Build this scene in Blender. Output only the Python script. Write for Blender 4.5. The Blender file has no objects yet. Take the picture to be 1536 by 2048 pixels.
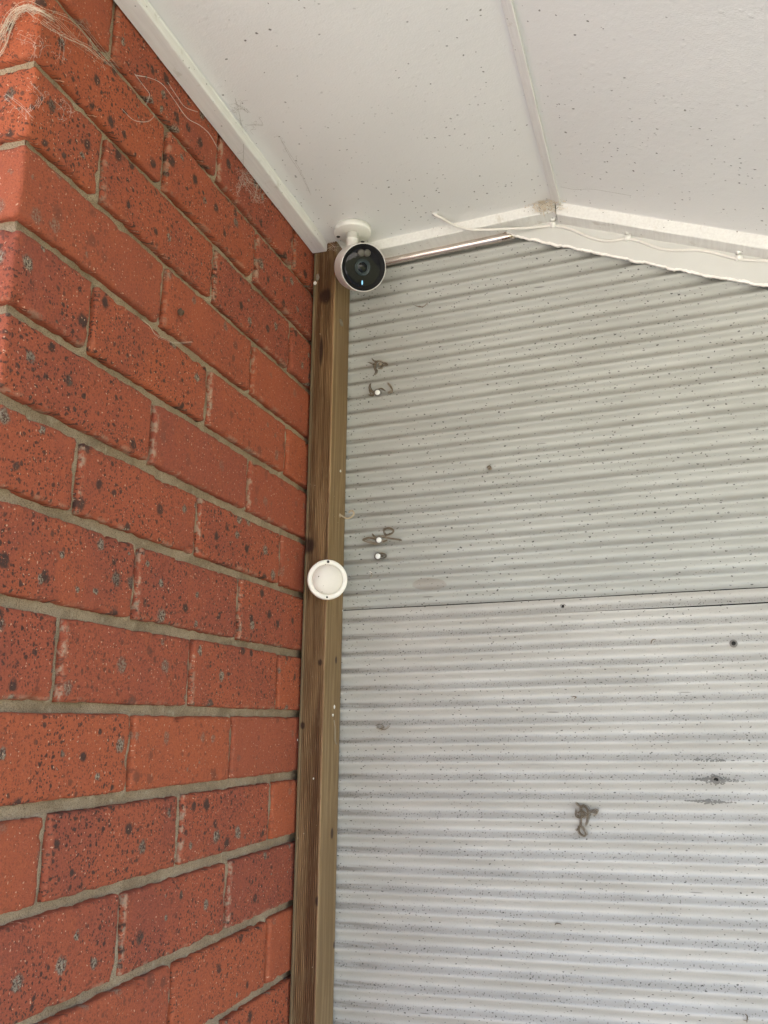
import bpy, bmesh, math, random
from mathutils import Vector, Matrix, noise
R = math.radians
S = bpy.context.scene
COL = S.collection
rng = random.Random(7)

# ------------------------------------------------------------------ camera, world, sun, exposure
def cam_axes(yaw, pitch, roll):
    f = Vector((math.sin(yaw)*math.cos(pitch), math.cos(yaw)*math.cos(pitch), math.sin(pitch)))
    r = f.cross(Vector((0, 0, 1))).normalized()
    u = r.cross(f)
    return r*math.cos(roll)+u*math.sin(roll), u*math.cos(roll)-r*math.sin(roll), f
CR, CU, CF = cam_axes(-0.3135486831, 0.2235475486, 0.0136262264)
CP = Vector((0.542816, 0.0, 0.0))
FPX = 1831.046
cd = bpy.data.cameras.new('camera'); cam = bpy.data.objects.new('camera', cd); COL.objects.link(cam)
cd.sensor_fit = 'VERTICAL'; cd.sensor_height = 36.0; cd.lens = FPX/2048*36
cd.clip_start = 0.02; cd.clip_end = 500
cam.matrix_world = Matrix(((CR.x, CU.x, -CF.x, CP.x), (CR.y, CU.y, -CF.y, CP.y), (CR.z, CU.z, -CF.z, CP.z), (0, 0, 0, 1)))
S.camera = cam

SUN_EL, SUN_AZ = R(55), R(-28)
W = bpy.data.worlds.new('World'); S.world = W; W.use_nodes = True
wn = W.node_tree.nodes; wl = W.node_tree.links
sky = wn.new('ShaderNodeTexSky'); sky.sky_type = 'NISHITA'; sky.sun_disc = False
sky.sun_elevation = SUN_EL; sky.sun_rotation = SUN_AZ; sky.altitude = 50; sky.dust_density = 5.0; sky.air_density = 1.0; sky.ozone_density = 0.3
wl.new(sky.outputs[0], wn['Background'].inputs[0]); wn['Background'].inputs[1].default_value = 0.13
sd = bpy.data.lights.new('sun', 'SUN'); sun = bpy.data.objects.new('sun', sd); COL.objects.link(sun)
sd.energy = 4.5; sd.angle = R(0.5); sd.color = (1.0, 0.95, 0.87)
sdir = Vector((math.sin(SUN_AZ)*math.cos(SUN_EL), math.cos(SUN_AZ)*math.cos(SUN_EL), math.sin(SUN_EL)))
sun.rotation_euler = (-sdir).to_track_quat('-Z', 'Y').to_euler()
S.view_settings.view_transform = 'Standard'; S.view_settings.look = 'None'
S.view_settings.gamma = 1.0; S.view_settings.use_curve_mapping = False
S.view_settings.exposure = 2.68
S.render.engine = 'CYCLES'
S.cycles.max_bounces = 10; S.cycles.diffuse_bounces = 7; S.cycles.use_denoising = True
S.render.film_transparent = False

# ------------------------------------------------------------------ where a point of the photo lies on a real plane (1536 x 2048 frame)
def ray(px, py): return CR*(px-768)+CU*(1024-py)+CF*FPX
def on(axis, v, px, py):
    d = ray(px, py); return CP+d*((v-CP[axis])/d[axis])
def onX(v, px, py): return on(0, v, px, py)
def onY(v, px, py): return on(1, v, px, py)
def onZ(v, px, py): return on(2, v, px, py)

# ------------------------------------------------------------------ object helpers
def link(name, mesh, mat=None, parent=None, kind=None):
    o = bpy.data.objects.new(name, mesh); COL.objects.link(o)
    if mat is not None:
        mesh.materials.append(mat)      # (clearing first would reset the faces' material slots)
    if parent is not None: o.parent = parent
    if kind: o['kind'] = kind
    return o
def fin(bm, smooth=True):
    me = bpy.data.meshes.new('m'); bmesh.ops.recalc_face_normals(bm, faces=bm.faces) if not getattr(bm, 'keep', False) else None
    bm.to_mesh(me); bm.free()
    if smooth:
        for p in me.polygons: p.use_smooth = True
    return me
def tag(o, label, cat, group=None):
    o['label'] = label; o['category'] = cat
    if group: o['group'] = group
    return o
def thing(name, label, cat, loc=(0, 0, 0), group=None):
    o = bpy.data.objects.new(name, None); COL.objects.link(o); o.location = loc
    o.empty_display_size = 0.02
    return tag(o, label, cat, group)
def box(bm, x0, x1, y0, y1, z0, z1):
    v = [bm.verts.new((x, y, z)) for x in (x0, x1) for y in (y0, y1) for z in (z0, z1)]
    for f in ((0, 1, 3, 2), (4, 6, 7, 5), (0, 4, 5, 1), (2, 3, 7, 6), (0, 2, 6, 4), (1, 5, 7, 3)):
        bm.faces.new([v[i] for i in f])
    return v
def frame_of(a):
    a = a.normalized(); h = Vector((0, 0, 1)) if abs(a.z) < 0.95 else Vector((0, 1, 0))
    r = h.cross(a).normalized(); return r, a.cross(r)
def lathe(bm, prof, c, a, n=48, cap0=True, cap1=True, ref=None):
    """prof: list of (distance along a, radius)"""
    a = a.normalized(); r, u = frame_of(a)
    rings = []
    for t, rad in prof:
        if rad < 1e-6: rings.append([bm.verts.new(c+a*t)])
        else: rings.append([bm.verts.new(c+a*t+(r*math.cos(2*math.pi*i/n)+u*math.sin(2*math.pi*i/n))*rad) for i in range(n)])
    for A, B in zip(rings, rings[1:]):
        for i in range(n):
            j = (i+1) % n
            if len(A) == 1 and len(B) == 1: continue
            if len(A) == 1: bm.faces.new((A[0], B[i], B[j]))
            elif len(B) == 1: bm.faces.new((A[i], B[0], A[j]))
            else: bm.faces.new((A[i], B[i], B[j], A[j]))
    if cap0 and len(rings[0]) > 1: bm.faces.new(rings[0])
    if cap1 and len(rings[-1]) > 1: bm.faces.new(rings[-1])
def tube(bm, pts, rad, n=8, taper=None):
    pts = [Vector(p) for p in pts]; rings = []; N = len(pts); r0 = None
    for i, p in enumerate(pts):
        t = (pts[min(i+1, N-1)]-pts[max(i-1, 0)]).normalized()
        if r0 is None: r0, _ = frame_of(t)
        r0 = (r0-t*r0.dot(t)).normalized(); u = t.cross(r0)
        k = rad if taper is None else rad*taper(i/(N-1))
        rings.append([bm.verts.new(p+(r0*math.cos(2*math.pi*j/n)+u*math.sin(2*math.pi*j/n))*k) for j in range(n)])
    for A, B in zip(rings, rings[1:]):
        for i in range(n):
            bm.faces.new((A[i], A[(i+1) % n], B[(i+1) % n], B[i]))
    bm.faces.new(rings[0][::-1]); bm.faces.new(rings[-1])
def spline(P, per=8):
    P = [Vector(p) for p in P]; Q = [P[0]*2-P[1]]+P+[P[-1]*2-P[-2]]; out = []
    for i in range(1, len(Q)-2):
        a, b, c, d = Q[i-1:i+3]
        for k in range(per):
            t = k/per
            out.append(0.5*((2*b)+(c-a)*t+(2*a-5*b+4*c-d)*t*t+(3*b-a-3*c+d)*t**3))
    out.append(P[-1]); return out
def ball(bm, c, r, n=10, sc=(1, 1, 1), amp=0.0, seed=0):
    g = bmesh.ops.create_icosphere(bm, subdivisions=2, radius=1)
    for v in g['verts']:
        k = 1+amp*noise.noise(v.co*2.3+Vector((seed*3.1, seed, 0)))
        v.co = Vector(c)+Vector((v.co.x*sc[0], v.co.y*sc[1], v.co.z*sc[2]))*r*k

# ------------------------------------------------------------------ material helpers
class NT:
    def __init__(s, name):
        s.m = bpy.data.materials.new(name); s.m.use_nodes = True
        s.t = s.m.node_tree; s.b = s.t.nodes['Principled BSDF']
    def n(s, typ, **kw):
        nd = s.t.nodes.new(typ)
        for k, v in kw.items():
            setattr(nd, k, v)
        return nd
    def l(s, a, b): s.t.links.new(a, b)
    def val(s, sock, v):
        if hasattr(v, 'is_output') or isinstance(v, bpy.types.NodeSocket): s.l(v, sock)
        else: sock.default_value = v
    def math(s, op, a, b=None, c=None, clamp=False):
        nd = s.n('ShaderNodeMath', operation=op, use_clamp=clamp)
        s.val(nd.inputs[0], a)
        if b is not None: s.val(nd.inputs[1], b)
        if c is not None: s.val(nd.inputs[2], c)
        return nd.outputs[0]
    def step(s, v, a, b):   # smooth 0..1 between a and b
        nd = s.n('ShaderNodeMapRange', interpolation_type='SMOOTHSTEP')
        s.val(nd.inputs[0], v); nd.inputs[1].default_value = a; nd.inputs[2].default_value = b
        return nd.outputs[0]
    def mix(s, f, a, b):
        nd = s.n('ShaderNodeMix', data_type='RGBA')
        s.val(nd.inputs[0], f)
        for sk, v in ((nd.inputs[6], a), (nd.inputs[7], b)):
            if isinstance(v, tuple): sk.default_value = (*v, 1)
            else: s.l(v, sk)
        return nd.outputs[2]
    def noise(s, vec, scale, detail=3, rough=0.55, dim='3D', dist=0.0):
        nd = s.n('ShaderNodeTexNoise', noise_dimensions=dim)
        if vec is not None: s.l(vec, nd.inputs['Vector'])
        nd.inputs['Scale'].default_value = scale; nd.inputs['Detail'].default_value = detail
        nd.inputs['Roughness'].default_value = rough; nd.inputs['Distortion'].default_value = dist
        return nd
    def vor(s, vec, scale, dim='3D', rnd=1.0, feature='F1'):
        nd = s.n('ShaderNodeTexVoronoi', voronoi_dimensions=dim, feature=feature)
        s.l(vec, nd.inputs['Vector']); nd.inputs['Scale'].default_value = scale; nd.inputs['Randomness'].default_value = rnd
        return nd
    def vmath(s, op, a, b):
        nd = s.n('ShaderNodeVectorMath', operation=op)
        s.val(nd.inputs[0], a); s.val(nd.inputs[1], b)
        return nd.outputs[0]
    def vscale(s, a, k):
        nd = s.n('ShaderNodeVectorMath', operation='SCALE'); s.l(a, nd.inputs[0]); nd.inputs[3].default_value = k
        return nd.outputs[0]
    def obj(s): return s.n('ShaderNodeTexCoord').outputs['Object']
    def sep(s, v):
        nd = s.n('ShaderNodeSeparateXYZ'); s.l(v, nd.inputs[0]); return nd.outputs
    def comb(s, x, y, z):
        nd = s.n('ShaderNodeCombineXYZ')
        for i, v in enumerate((x, y, z)): s.val(nd.inputs[i], v)
        return nd.outputs[0]
    def bump(s, h, strength=0.5, dist=0.001, prev=None):
        nd = s.n('ShaderNodeBump'); nd.inputs['Strength'].default_value = strength; nd.inputs['Distance'].default_value = dist
        s.l(h, nd.inputs['Height'])
        if prev is not None: s.l(prev, nd.inputs['Normal'])
        return nd.outputs[0]
    def out(s, color=None, rough=None, normal=None, metal=None, spec=None):
        if color is not None:
            if isinstance(color, tuple): s.b.inputs['Base Color'].default_value = (*color, 1)
            else: s.l(color, s.b.inputs['Base Color'])
        if rough is not None: s.val(s.b.inputs['Roughness'], rough)
        if normal is not None: s.l(normal, s.b.inputs['Normal'])
        if metal is not None: s.b.inputs['Metallic'].default_value = metal
        if spec is not None: s.b.inputs['Specular IOR Level'].default_value = spec
        return s.m
    def spots(s, vec, scale, lo, hi, rlo, rhi, dim='3D', soft=0.25):
        """irregular dots: only cells whose random value is above lo, radius grows from rlo to rhi (in cell units)"""
        v = s.vor(vec, scale, dim)
        rnd = s.sep(v.outputs['Color'])
        k = s.n('ShaderNodeMapRange'); s.l(rnd[0], k.inputs[0])
        k.inputs[1].default_value = lo; k.inputs[2].default_value = hi; k.inputs[3].default_value = rlo; k.inputs[4].default_value = rhi
        q = s.math('DIVIDE', v.outputs['Distance'], s.math('MAXIMUM', k.outputs[0], 0.001))
        inv = s.step(q, 1.0+soft, 1.0-soft)
        on_ = s.math('GREATER_THAN', rnd[0], lo)
        return s.math('MULTIPLY', inv, on_), rnd

def plain(name, col, rough=0.5, metal=0.0, spec=0.5, var=0.12, scale=60, bump=0.0):
    t = NT(name); o = t.obj()
    nz = t.noise(o, scale, 4).outputs[0]
    c = t.mix(nz, tuple(x*(1-var) for x in col), tuple(min(1, x*(1+var)) for x in col))
    nm = t.bump(t.noise(o, scale*8, 3).outputs[0], bump, 0.0005) if bump else None
    return t.out(c, rough, nm, metal, spec)

def brick_material():
    t = NT('brick_clay'); o0 = t.obj()
    rnd = t.n('ShaderNodeObjectInfo').outputs['Random']
    off = t.comb(t.math('MULTIPLY', rnd, 37.0), t.math('MULTIPLY', rnd, 91.0), t.math('MULTIPLY', rnd, 53.0))
    o = t.vmath('ADD', o0, off)
    wob = t.noise(o, 160, 3)
    p0 = t.sep(o0); lin = t.comb(t.math('ADD', t.math('SUBTRACT', p0[1], p0[0]), t.math('MULTIPLY', rnd, 37.0)), t.math('ADD', p0[2], t.math('MULTIPLY', rnd, 91.0)), 0.0)
    ow = t.vmath('ADD', lin, t.vscale(t.vmath('SUBTRACT', wob.outputs['Color'], (0.5, 0.5, 0.5)), 0.006))
    big = t.noise(o, 9, 3).outputs[0]; mid = t.noise(o, 45, 5, 0.6).outputs[0]
    rr = t.sep(t.n('ShaderNodeTexWhiteNoise', noise_dimensions='1D').outputs['Color'])
    wn1 = t.n('ShaderNodeTexWhiteNoise', noise_dimensions='1D'); t.l(rnd, wn1.inputs['W'])
    r1 = wn1.outputs['Value']
    wn2 = t.n('ShaderNodeTexWhiteNoise', noise_dimensions='1D'); t.l(t.math('ADD', rnd, 3.7), wn2.inputs['W']); r2 = wn2.outputs['Value']
    wn3 = t.n('ShaderNodeTexWhiteNoise', noise_dimensions='1D'); t.l(t.math('ADD', rnd, 9.1), wn3.inputs['W']); r3 = wn3.outputs['Value']
    base = t.mix(r1, (0.405, 0.098, 0.039), (0.335, 0.081, 0.041))
    base = t.mix(t.math('MULTIPLY', t.step(r3, 0.72, 0.95), 0.35), base, (0.26, 0.068, 0.044))
    spotty = t.math('MULTIPLY_ADD', t.step(r2, 0.10, 0.5), 0.68, 0.32)
    base = t.mix(t.math('MULTIPLY', t.step(big, 0.44, 0.66), t.math('MULTIPLY_ADD', r2, 0.4, 0.12)), base, (0.215, 0.056, 0.040))
    base = t.mix(t.math('MULTIPLY', t.step(mid, 0.48, 0.75), 0.45), base, (0.40, 0.100, 0.040))
    grit = t.noise(o, 700, 3, 0.7).outputs[0]
    base = t.mix(t.math('MULTIPLY', t.step(grit, 0.50, 0.70), 0.5), base, (0.13, 0.032, 0.022))
    # how spotty this brick is
    dens = t.step(t.noise(o, 16, 2).outputs[0], 0.30, 0.54)
    sp_l, c1 = t.spots(ow, 36, 0.55, 1.0, 0.04, 0.27, '2D', soft=0.35)
    sp_m, c2 = t.spots(ow, 110, 0.50, 1.0, 0.08, 0.27, '2D', soft=0.35)
    sp_s, c3 = t.spots(ow, 290, 0.30, 1.0, 0.10, 0.36, '2D')
    sp_l = t.math('MULTIPLY', sp_l, t.step(t.noise(o, 230, 4, 0.7).outputs[0], 0.30, 0.46))
    sp_m = t.math('MULTIPLY', sp_m, t.math('MULTIPLY', dens, 0.95))
    sp_s = t.math('MULTIPLY', sp_s, t.math('MULTIPLY_ADD', dens, 0.55, 0.30))
    dark = t.math('MULTIPLY', t.math('MAXIMUM', t.math('MAXIMUM', sp_l, sp_m), sp_s), spotty)
    g2 = t.noise(o, 330, 4, 0.7).outputs[0]
    base = t.mix(t.math('MULTIPLY', t.step(g2, 0.54, 0.70), 0.45), base, (0.14, 0.036, 0.024))
    base = t.mix(t.math('MULTIPLY', t.step(g2, 0.46, 0.32), 0.35), base, (0.50, 0.14, 0.065))
    base = t.mix(t.math('MULTIPLY', dark, 0.9), base, (0.040, 0.029, 0.024))
    # grey slag hearts inside the bigger lumps
    heart = t.math('MULTIPLY', t.math('MULTIPLY', sp_l, t.step(t.noise(o, 420, 3, 0.7).outputs[0], 0.43, 0.56)), t.math('MULTIPLY', t.step(c1[1], 0.45, 0.65), spotty))
    base = t.mix(t.math('MULTIPLY', heart, 0.9), base, (0.33, 0.27, 0.20))
    # pale grit
    wsp, _ = t.spots(ow, 190, 0.72, 1.0, 0.05, 0.15, '2D')
    base = t.mix(t.math('MULTIPLY', wsp, 0.85), base, (0.62, 0.36, 0.24))
    # lime smear left of the ends, where mortar was struck over the arris
    yz = t.sep(o0)
    uv = t.n('ShaderNodeUVMap'); uvs = t.sep(uv.outputs[0])
    lm = t.math('MULTIPLY', t.step(uvs[0], 0.009, 0.002), t.step(t.noise(o, 90, 4, 0.7).outputs[0], 0.46, 0.60))
    lm2 = t.math('MULTIPLY', t.step(uvs[1], 0.006, 0.001), t.step(t.noise(o, 40, 4, 0.7).outputs[0], 0.50, 0.62))
    base = t.mix(t.math('MULTIPLY', t.math('MAXIMUM', lm, t.math('MULTIPLY', lm2, 0.6)), t.math('MULTIPLY_ADD', t.step(r1, 0.35, 0.65), 0.6, 0.08)), base, (0.40, 0.30, 0.21))
    h = t.math('ADD', t.math('MULTIPLY', grit, 0.5), t.math('MULTIPLY', t.noise(o, 260, 4, 0.65).outputs[0], 0.9))
    h = t.math('ADD', h, t.math('MULTIPLY', dark, 0.5))
    return t.out(base, t.math('MULTIPLY_ADD', dark, 0.05, 0.84), t.bump(h, 0.85, 0.0021), spec=0.35)

def mortar_material():
    t = NT('sandy_mortar'); o = t.obj()
    a = t.noise(o, 12, 4).outputs[0]; b = t.noise(o, 900, 3, 0.7).outputs[0]; c = t.noise(o, 90, 4, 0.65).outputs[0]
    col = t.mix(t.step(a, 0.35, 0.65), (0.335, 0.252, 0.168), (0.450, 0.350, 0.245))
    col = t.mix(t.math('MULTIPLY', t.step(b, 0.46, 0.64), 0.75), col, (0.14, 0.098, 0.060))
    col = t.mix(t.math('MULTIPLY', t.step(c, 0.55, 0.72), 0.5), col, (0.52, 0.45, 0.34))
    col = t.mix(t.math('MULTIPLY', t.step(t.noise(o, 30, 4).outputs[0], 0.54, 0.68), 0.45), col, (0.17, 0.125, 0.08))
    h = t.math('ADD', t.math('MULTIPLY', b, 0.6), c)
    return t.out(col, 0.93, t.bump(h, 0.9, 0.0022), spec=0.2)

def sheet_material(name, clean):
    t = NT(name); uv = t.n('ShaderNodeUVMap').outputs[0]     # uv = metres along, ripple count
    o = t.obj(); u = t.sep(uv); oo = t.sep(o)
    flat = t.comb(oo[0], oo[2], 0.0)
    wob = t.noise(o, 260, 2)
    fw = t.vmath('ADD', flat, t.vscale(t.vmath('SUBTRACT', wob.outputs['Color'], (0.5, 0.5, 0.5)), 0.0035))
    st = t.n('ShaderNodeMapping'); t.l(flat, st.inputs[0]); st.inputs['Scale'].default_value = (1, 5, 1)
    soft = t.noise(st.outputs[0], 5, 4).outputs[0]
    streak = t.n('ShaderNodeMapping'); t.l(flat, streak.inputs[0]); streak.inputs['Scale'].default_value = (1, 14, 1)
    sk = t.noise(streak.outputs[0], 13, 5, 0.65).outputs[0]
    if clean: c0, c1 = (0.405, 0.410, 0.383), (0.358, 0.362, 0.336)
    else: c0, c1 = (0.445, 0.434, 0.405), (0.385, 0.374, 0.346)
    col = t.mix(t.step(soft, 0.35, 0.65), c0, c1)
    # dust lies on the ledge above each ripple crest
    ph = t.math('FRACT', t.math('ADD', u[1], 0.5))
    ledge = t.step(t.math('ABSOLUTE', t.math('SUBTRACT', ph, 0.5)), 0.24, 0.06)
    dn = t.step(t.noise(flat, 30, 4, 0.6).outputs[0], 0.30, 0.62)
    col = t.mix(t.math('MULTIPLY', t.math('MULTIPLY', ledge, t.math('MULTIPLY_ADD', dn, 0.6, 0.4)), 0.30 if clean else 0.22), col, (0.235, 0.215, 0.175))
    col = t.mix(t.math('MULTIPLY', t.step(sk, 0.54, 0.74), 0.20), col, (0.25, 0.23, 0.19))
    # grime beside the post
    edge = t.math('MULTIPLY', t.step(oo[0], 0.16, 0.045), t.step(sk, 0.34, 0.6))
    col = t.mix(t.math('MULTIPLY', t.math('MULTIPLY', edge, ledge), 0.55), col, (0.13, 0.10, 0.07))
    # fly specks
    if clean:
        ma = t.n('ShaderNodeMapping'); t.l(fw, ma.inputs[0]); ma.inputs['Rotation'].default_value = (0, 0, 0.6); ma.inputs['Scale'].default_value = (1, 1.9, 1)
        mb = t.n('ShaderNodeMapping'); t.l(fw, mb.inputs[0]); mb.inputs['Rotation'].default_value = (0, 0, -0.9); mb.inputs['Scale'].default_value = (1, 2.0, 1)
        a, _ = t.spots(ma.outputs[0], 92, 0.58, 1.0, 0.05, 0.15, '2D', 0.3)
        b, _ = t.spots(mb.outputs[0], 125, 0.72, 1.0, 0.05, 0.14, '2D', 0.3)
        s1 = t.math('MULTIPLY', a, t.math('MULTIPLY_ADD', t.step(t.noise(flat, 16, 2).outputs[0], 0.34, 0.5), 0.8, 0.2))
        s2 = t.math('MULTIPLY', b, t.step(t.noise(flat, 40, 2).outputs[0], 0.42, 0.58))
    else:
        ma = t.n('ShaderNodeMapping'); t.l(fw, ma.inputs[0]); ma.inputs['Rotation'].default_value = (0, 0, 0.7); ma.inputs['Scale'].default_value = (1, 1.9, 1)
        a, _ = t.spots(ma.outputs[0], 110, 0.62, 1.0, 0.06, 0.15, '2D', 0.3)
        b, _ = t.spots(fw, 250, 0.40, 1.0, 0.09, 0.23, '2D', 0.3)
        s1 = t.math('MULTIPLY', a, t.step(t.noise(flat, 22, 2).outputs[0], 0.36, 0.52))
        s2 = t.math('MULTIPLY', b, t.math('MULTIPLY_ADD', ledge, 0.75, 0.12))
    dk = t.math('MAXIMUM', s1, t.math('MULTIPLY', s2, 0.75))
    col = t.mix(t.math('MULTIPLY', dk, 0.88), col, (0.040, 0.036, 0.030))
    # short dark scratches running along the ripples
    mp = t.n('ShaderNodeMapping'); t.l(flat, mp.inputs[0]); mp.inputs['Scale'].default_value = (0.10, 1, 1)
    scr, _ = t.spots(mp.outputs[0], 55, 0.94, 1.0, 0.03, 0.05, '2D', 0.3)
    col = t.mix(t.math('MULTIPLY', scr, 0.55), col, (0.09, 0.08, 0.07))
    if clean:   # one oval water stain, seen right of the sensor
        c = onY(1.345, 858, 1169)
        ex = t.math('DIVIDE', t.math('SUBTRACT', oo[0], c.x), 0.0265); ez = t.math('DIVIDE', t.math('SUBTRACT', oo[2], c.z), 0.0095)
        q = t.math('SQRT', t.math('ADD', t.math('MULTIPLY', ex, ex), t.math('MULTIPLY', ez, ez)))
        q = t.math('ADD', q, t.math('MULTIPLY', t.math('SUBTRACT', t.noise(o, 90, 3).outputs[0], 0.5), 0.35))
        col = t.mix(t.math('MULTIPLY', t.step(q, 1.06, 0.92), 0.50), col, (0.27, 0.235, 0.20))
    rough = t.math('MULTIPLY_ADD', t.step(soft, 0.3, 0.7), 0.12, 0.27 if not clean else 0.34)
    return t.out(col, rough, t.bump(t.noise(o, 70, 3).outputs[0], 0.10, 0.002), spec=0.45)

def ceiling_material():
    t = NT('white_soffit_paint'); o = t.obj(); oo = t.sep(o)
    flat = t.comb(oo[0], oo[1], 0.0)
    col = t.mix(t.step(t.noise(o, 3, 4).outputs[0], 0.3, 0.7), (0.775, 0.775, 0.77), (0.735, 0.735, 0.73))
    wob = t.noise(o, 220, 2)
    fw = t.vmath('ADD', flat, t.vscale(t.vmath('SUBTRACT', wob.outputs['Color'], (0.5, 0.5, 0.5)), 0.004))
    a, _ = t.spots(fw, 60, 0.74, 1.0, 0.02, 0.085, '2D', 0.4)
    a = t.math('MULTIPLY', a, t.step(t.noise(flat, 7, 2).outputs[0], 0.38, 0.56))
    near = t.step(oo[1], 0.85, 1.2)
    b, _ = t.spots(fw, 100, 0.78, 1.0, 0.04, 0.13, '2D', 0.4)
    b = t.math('MULTIPLY', t.math('MULTIPLY', b, near), t.step(t.noise(flat, 12, 2).outputs[0], 0.42, 0.56))
    col = t.mix(t.math('MULTIPLY', t.math('MAXIMUM', a, b), 0.85), col, (0.07, 0.06, 0.05))
    h = t.math('ADD', t.noise(o, 420, 3, 0.6).outputs[0], t.math('MULTIPLY', t.noise(o, 90, 3).outputs[0], 1.2))
    bl, _ = t.spots(fw, 110, 0.955, 1.0, 0.15, 0.35, '2D', 0.6)
    h = t.math('ADD', h, t.math('MULTIPLY', bl, 0.7))
    return t.out(col, 0.33, t.bump(h, 0.34, 0.0011), spec=0.5)

def trim_material():
    t = NT('white_trim_paint'); o = t.obj()
    mp = t.n('ShaderNodeMapping'); t.l(o, mp.inputs[0]); mp.inputs['Scale'].default_value = (1, 0.06, 1)
    g = t.noise(mp.outputs[0], 260, 4, 0.6).outputs[0]
    col = t.mix(t.step(g, 0.35, 0.7), (0.78, 0.775, 0.75), (0.72, 0.71, 0.685))
    d = t.noise(o, 45, 5, 0.65).outputs[0]
    col = t.mix(t.math('MULTIPLY', t.step(d, 0.60, 0.72), 0.35), col, (0.42, 0.37, 0.28))
    a, _ = t.spots(o, 150, 0.86, 1.0, 0.04, 0.16, '3D', 0.4)
    col = t.mix(t.math('MULTIPLY', a, 0.8), col, (0.09, 0.07, 0.05))
    return t.out(col, 0.45, t.bump(t.math('ADD', g, t.noise(o, 300, 3).outputs[0]), 0.35, 0.0007), spec=0.45)

def wood_material(name, dark):
    t = NT(name); o = t.obj()
    mp = t.n('ShaderNodeMapping'); t.l(o, mp.inputs[0]); mp.inputs['Scale'].default_value = (1, 1, 0.045)
    wv = t.noise(o, 3.5, 2)
    o2 = t.vmath('ADD', mp.outputs[0], t.vscale(wv.outputs['Color'], 0.02))
    g = t.noise(o2, 130, 5, 0.62).outputs[0]; gf = t.noise(o2, 700, 3, 0.6).outputs[0]
    big = t.noise(o2, 32, 3).outputs[0]
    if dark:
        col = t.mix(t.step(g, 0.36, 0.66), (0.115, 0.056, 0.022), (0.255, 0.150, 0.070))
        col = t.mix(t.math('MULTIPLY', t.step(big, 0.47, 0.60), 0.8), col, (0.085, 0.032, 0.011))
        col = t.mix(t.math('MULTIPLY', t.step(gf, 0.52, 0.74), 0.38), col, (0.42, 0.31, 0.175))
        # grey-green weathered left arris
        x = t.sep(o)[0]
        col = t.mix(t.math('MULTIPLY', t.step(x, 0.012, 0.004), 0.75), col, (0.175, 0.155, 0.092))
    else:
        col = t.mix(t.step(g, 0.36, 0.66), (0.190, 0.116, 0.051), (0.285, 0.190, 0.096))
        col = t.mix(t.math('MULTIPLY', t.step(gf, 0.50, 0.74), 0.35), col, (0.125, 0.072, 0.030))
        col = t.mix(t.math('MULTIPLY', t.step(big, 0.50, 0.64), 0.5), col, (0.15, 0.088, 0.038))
    # top gets dirtier, knots
    z = t.sep(o)[2]
    kn = None
    KN = ((614, 1091, .014, .015), (636, 1803, .008, .006), (650, 592, .014, .011), (642, 700, .030, .004), (640, 1325, .006, .004), (605, 1451, .006, .004)) if dark else ((664, 1667, .008, .006), (675, 1780, .006, .004), (668, 1890, .006, .004), (672, 1320, .006, .005), (655, 880, .005, .005))
    for px, py, rz, rx in KN:
        c = onY(1.272, px, py) if dark else onX(0.0425, px, py)
        dx = t.math('DIVIDE', t.math('SUBTRACT', t.sep(o)[0 if dark else 1], c.x if dark else c.y), rx); dz = t.math('DIVIDE', t.math('SUBTRACT', z, c.z), rz)
        q = t.math('SQRT', t.math('ADD', t.math('MULTIPLY', dx, dx), t.math('MULTIPLY', dz, dz)))
        q = t.math('ADD', q, t.math('MULTIPLY', t.math('SUBTRACT', g, 0.5), 0.9))
        k = t.step(q, 1.15, 0.55); kn = k if kn is None else t.math('MAXIMUM', kn, k)
    col = t.mix(t.math('MULTIPLY', kn, 0.92), col, (0.030, 0.010, 0.005))
    fleck, _ = t.spots(o, 230, 0.985, 1.0, 0.10, 0.22, '3D', 0.3)
    col = t.mix(t.math('MULTIPLY', fleck, 0.8), col, (0.55, 0.48, 0.36))
    nail, _ = t.spots(o2, 70, 0.93, 1.0, 0.05, 0.11, '3D', 0.3)
    col = t.mix(t.math('MULTIPLY', nail, 0.9), col, (0.018, 0.010, 0.006))
    return t.out(col, 0.62, t.bump(t.math('ADD', g, t.math('MULTIPLY', gf, 0.6)), 0.35, 0.0009), spec=0.35)

M = {}
M['brick'] = brick_material(); M['mortar'] = mortar_material()
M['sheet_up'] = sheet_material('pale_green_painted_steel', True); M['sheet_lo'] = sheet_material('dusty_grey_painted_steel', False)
M['ceil'] = ceiling_material(); M['trim'] = trim_material()
M['wood_d'] = wood_material('grooved_treated_pine', True); M['wood_l'] = wood_material('smooth_treated_pine', False)
M['white_pl'] = plain('white_plastic', (0.80, 0.80, 0.76), 0.38, var=0.03, scale=30)
M['body_pl'] = plain('camera_shell_white', (0.74, 0.72, 0.69), 0.42, var=0.03, scale=30)
M['black_pl'] = plain('black_bezel', (0.008, 0.008, 0.009), 0.55, var=0.2, spec=0.15)
M['grey_pl'] = plain('dark_grey_bezel', (0.055, 0.058, 0.06), 0.45, var=0.1)
M['glass'] = plain('black_front_glass', (0.006, 0.006, 0.009), 0.03, spec=0.22, var=0.1)
M['ring'] = plain('lens_ring', (0.012, 0.022, 0.030), 0.25, metal=0.2, var=0.1)
M['lens'] = plain('lens_element', (0.004, 0.005, 0.006), 0.04, spec=0.3, var=0.1)
M['led'] = plain('led_diffuser', (0.09, 0.083, 0.07), 0.35, var=0.05)
M['sensor'] = plain('cream_sensor_plastic', (0.80, 0.765, 0.70), 0.42, var=0.04, scale=45)
M['dome'] = plain('milky_sensor_dome', (0.72, 0.675, 0.61), 0.36, var=0.07, scale=70)
M['cable'] = plain('white_cable_sheath', (0.74, 0.715, 0.67), 0.5, var=0.06, scale=90)
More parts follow.
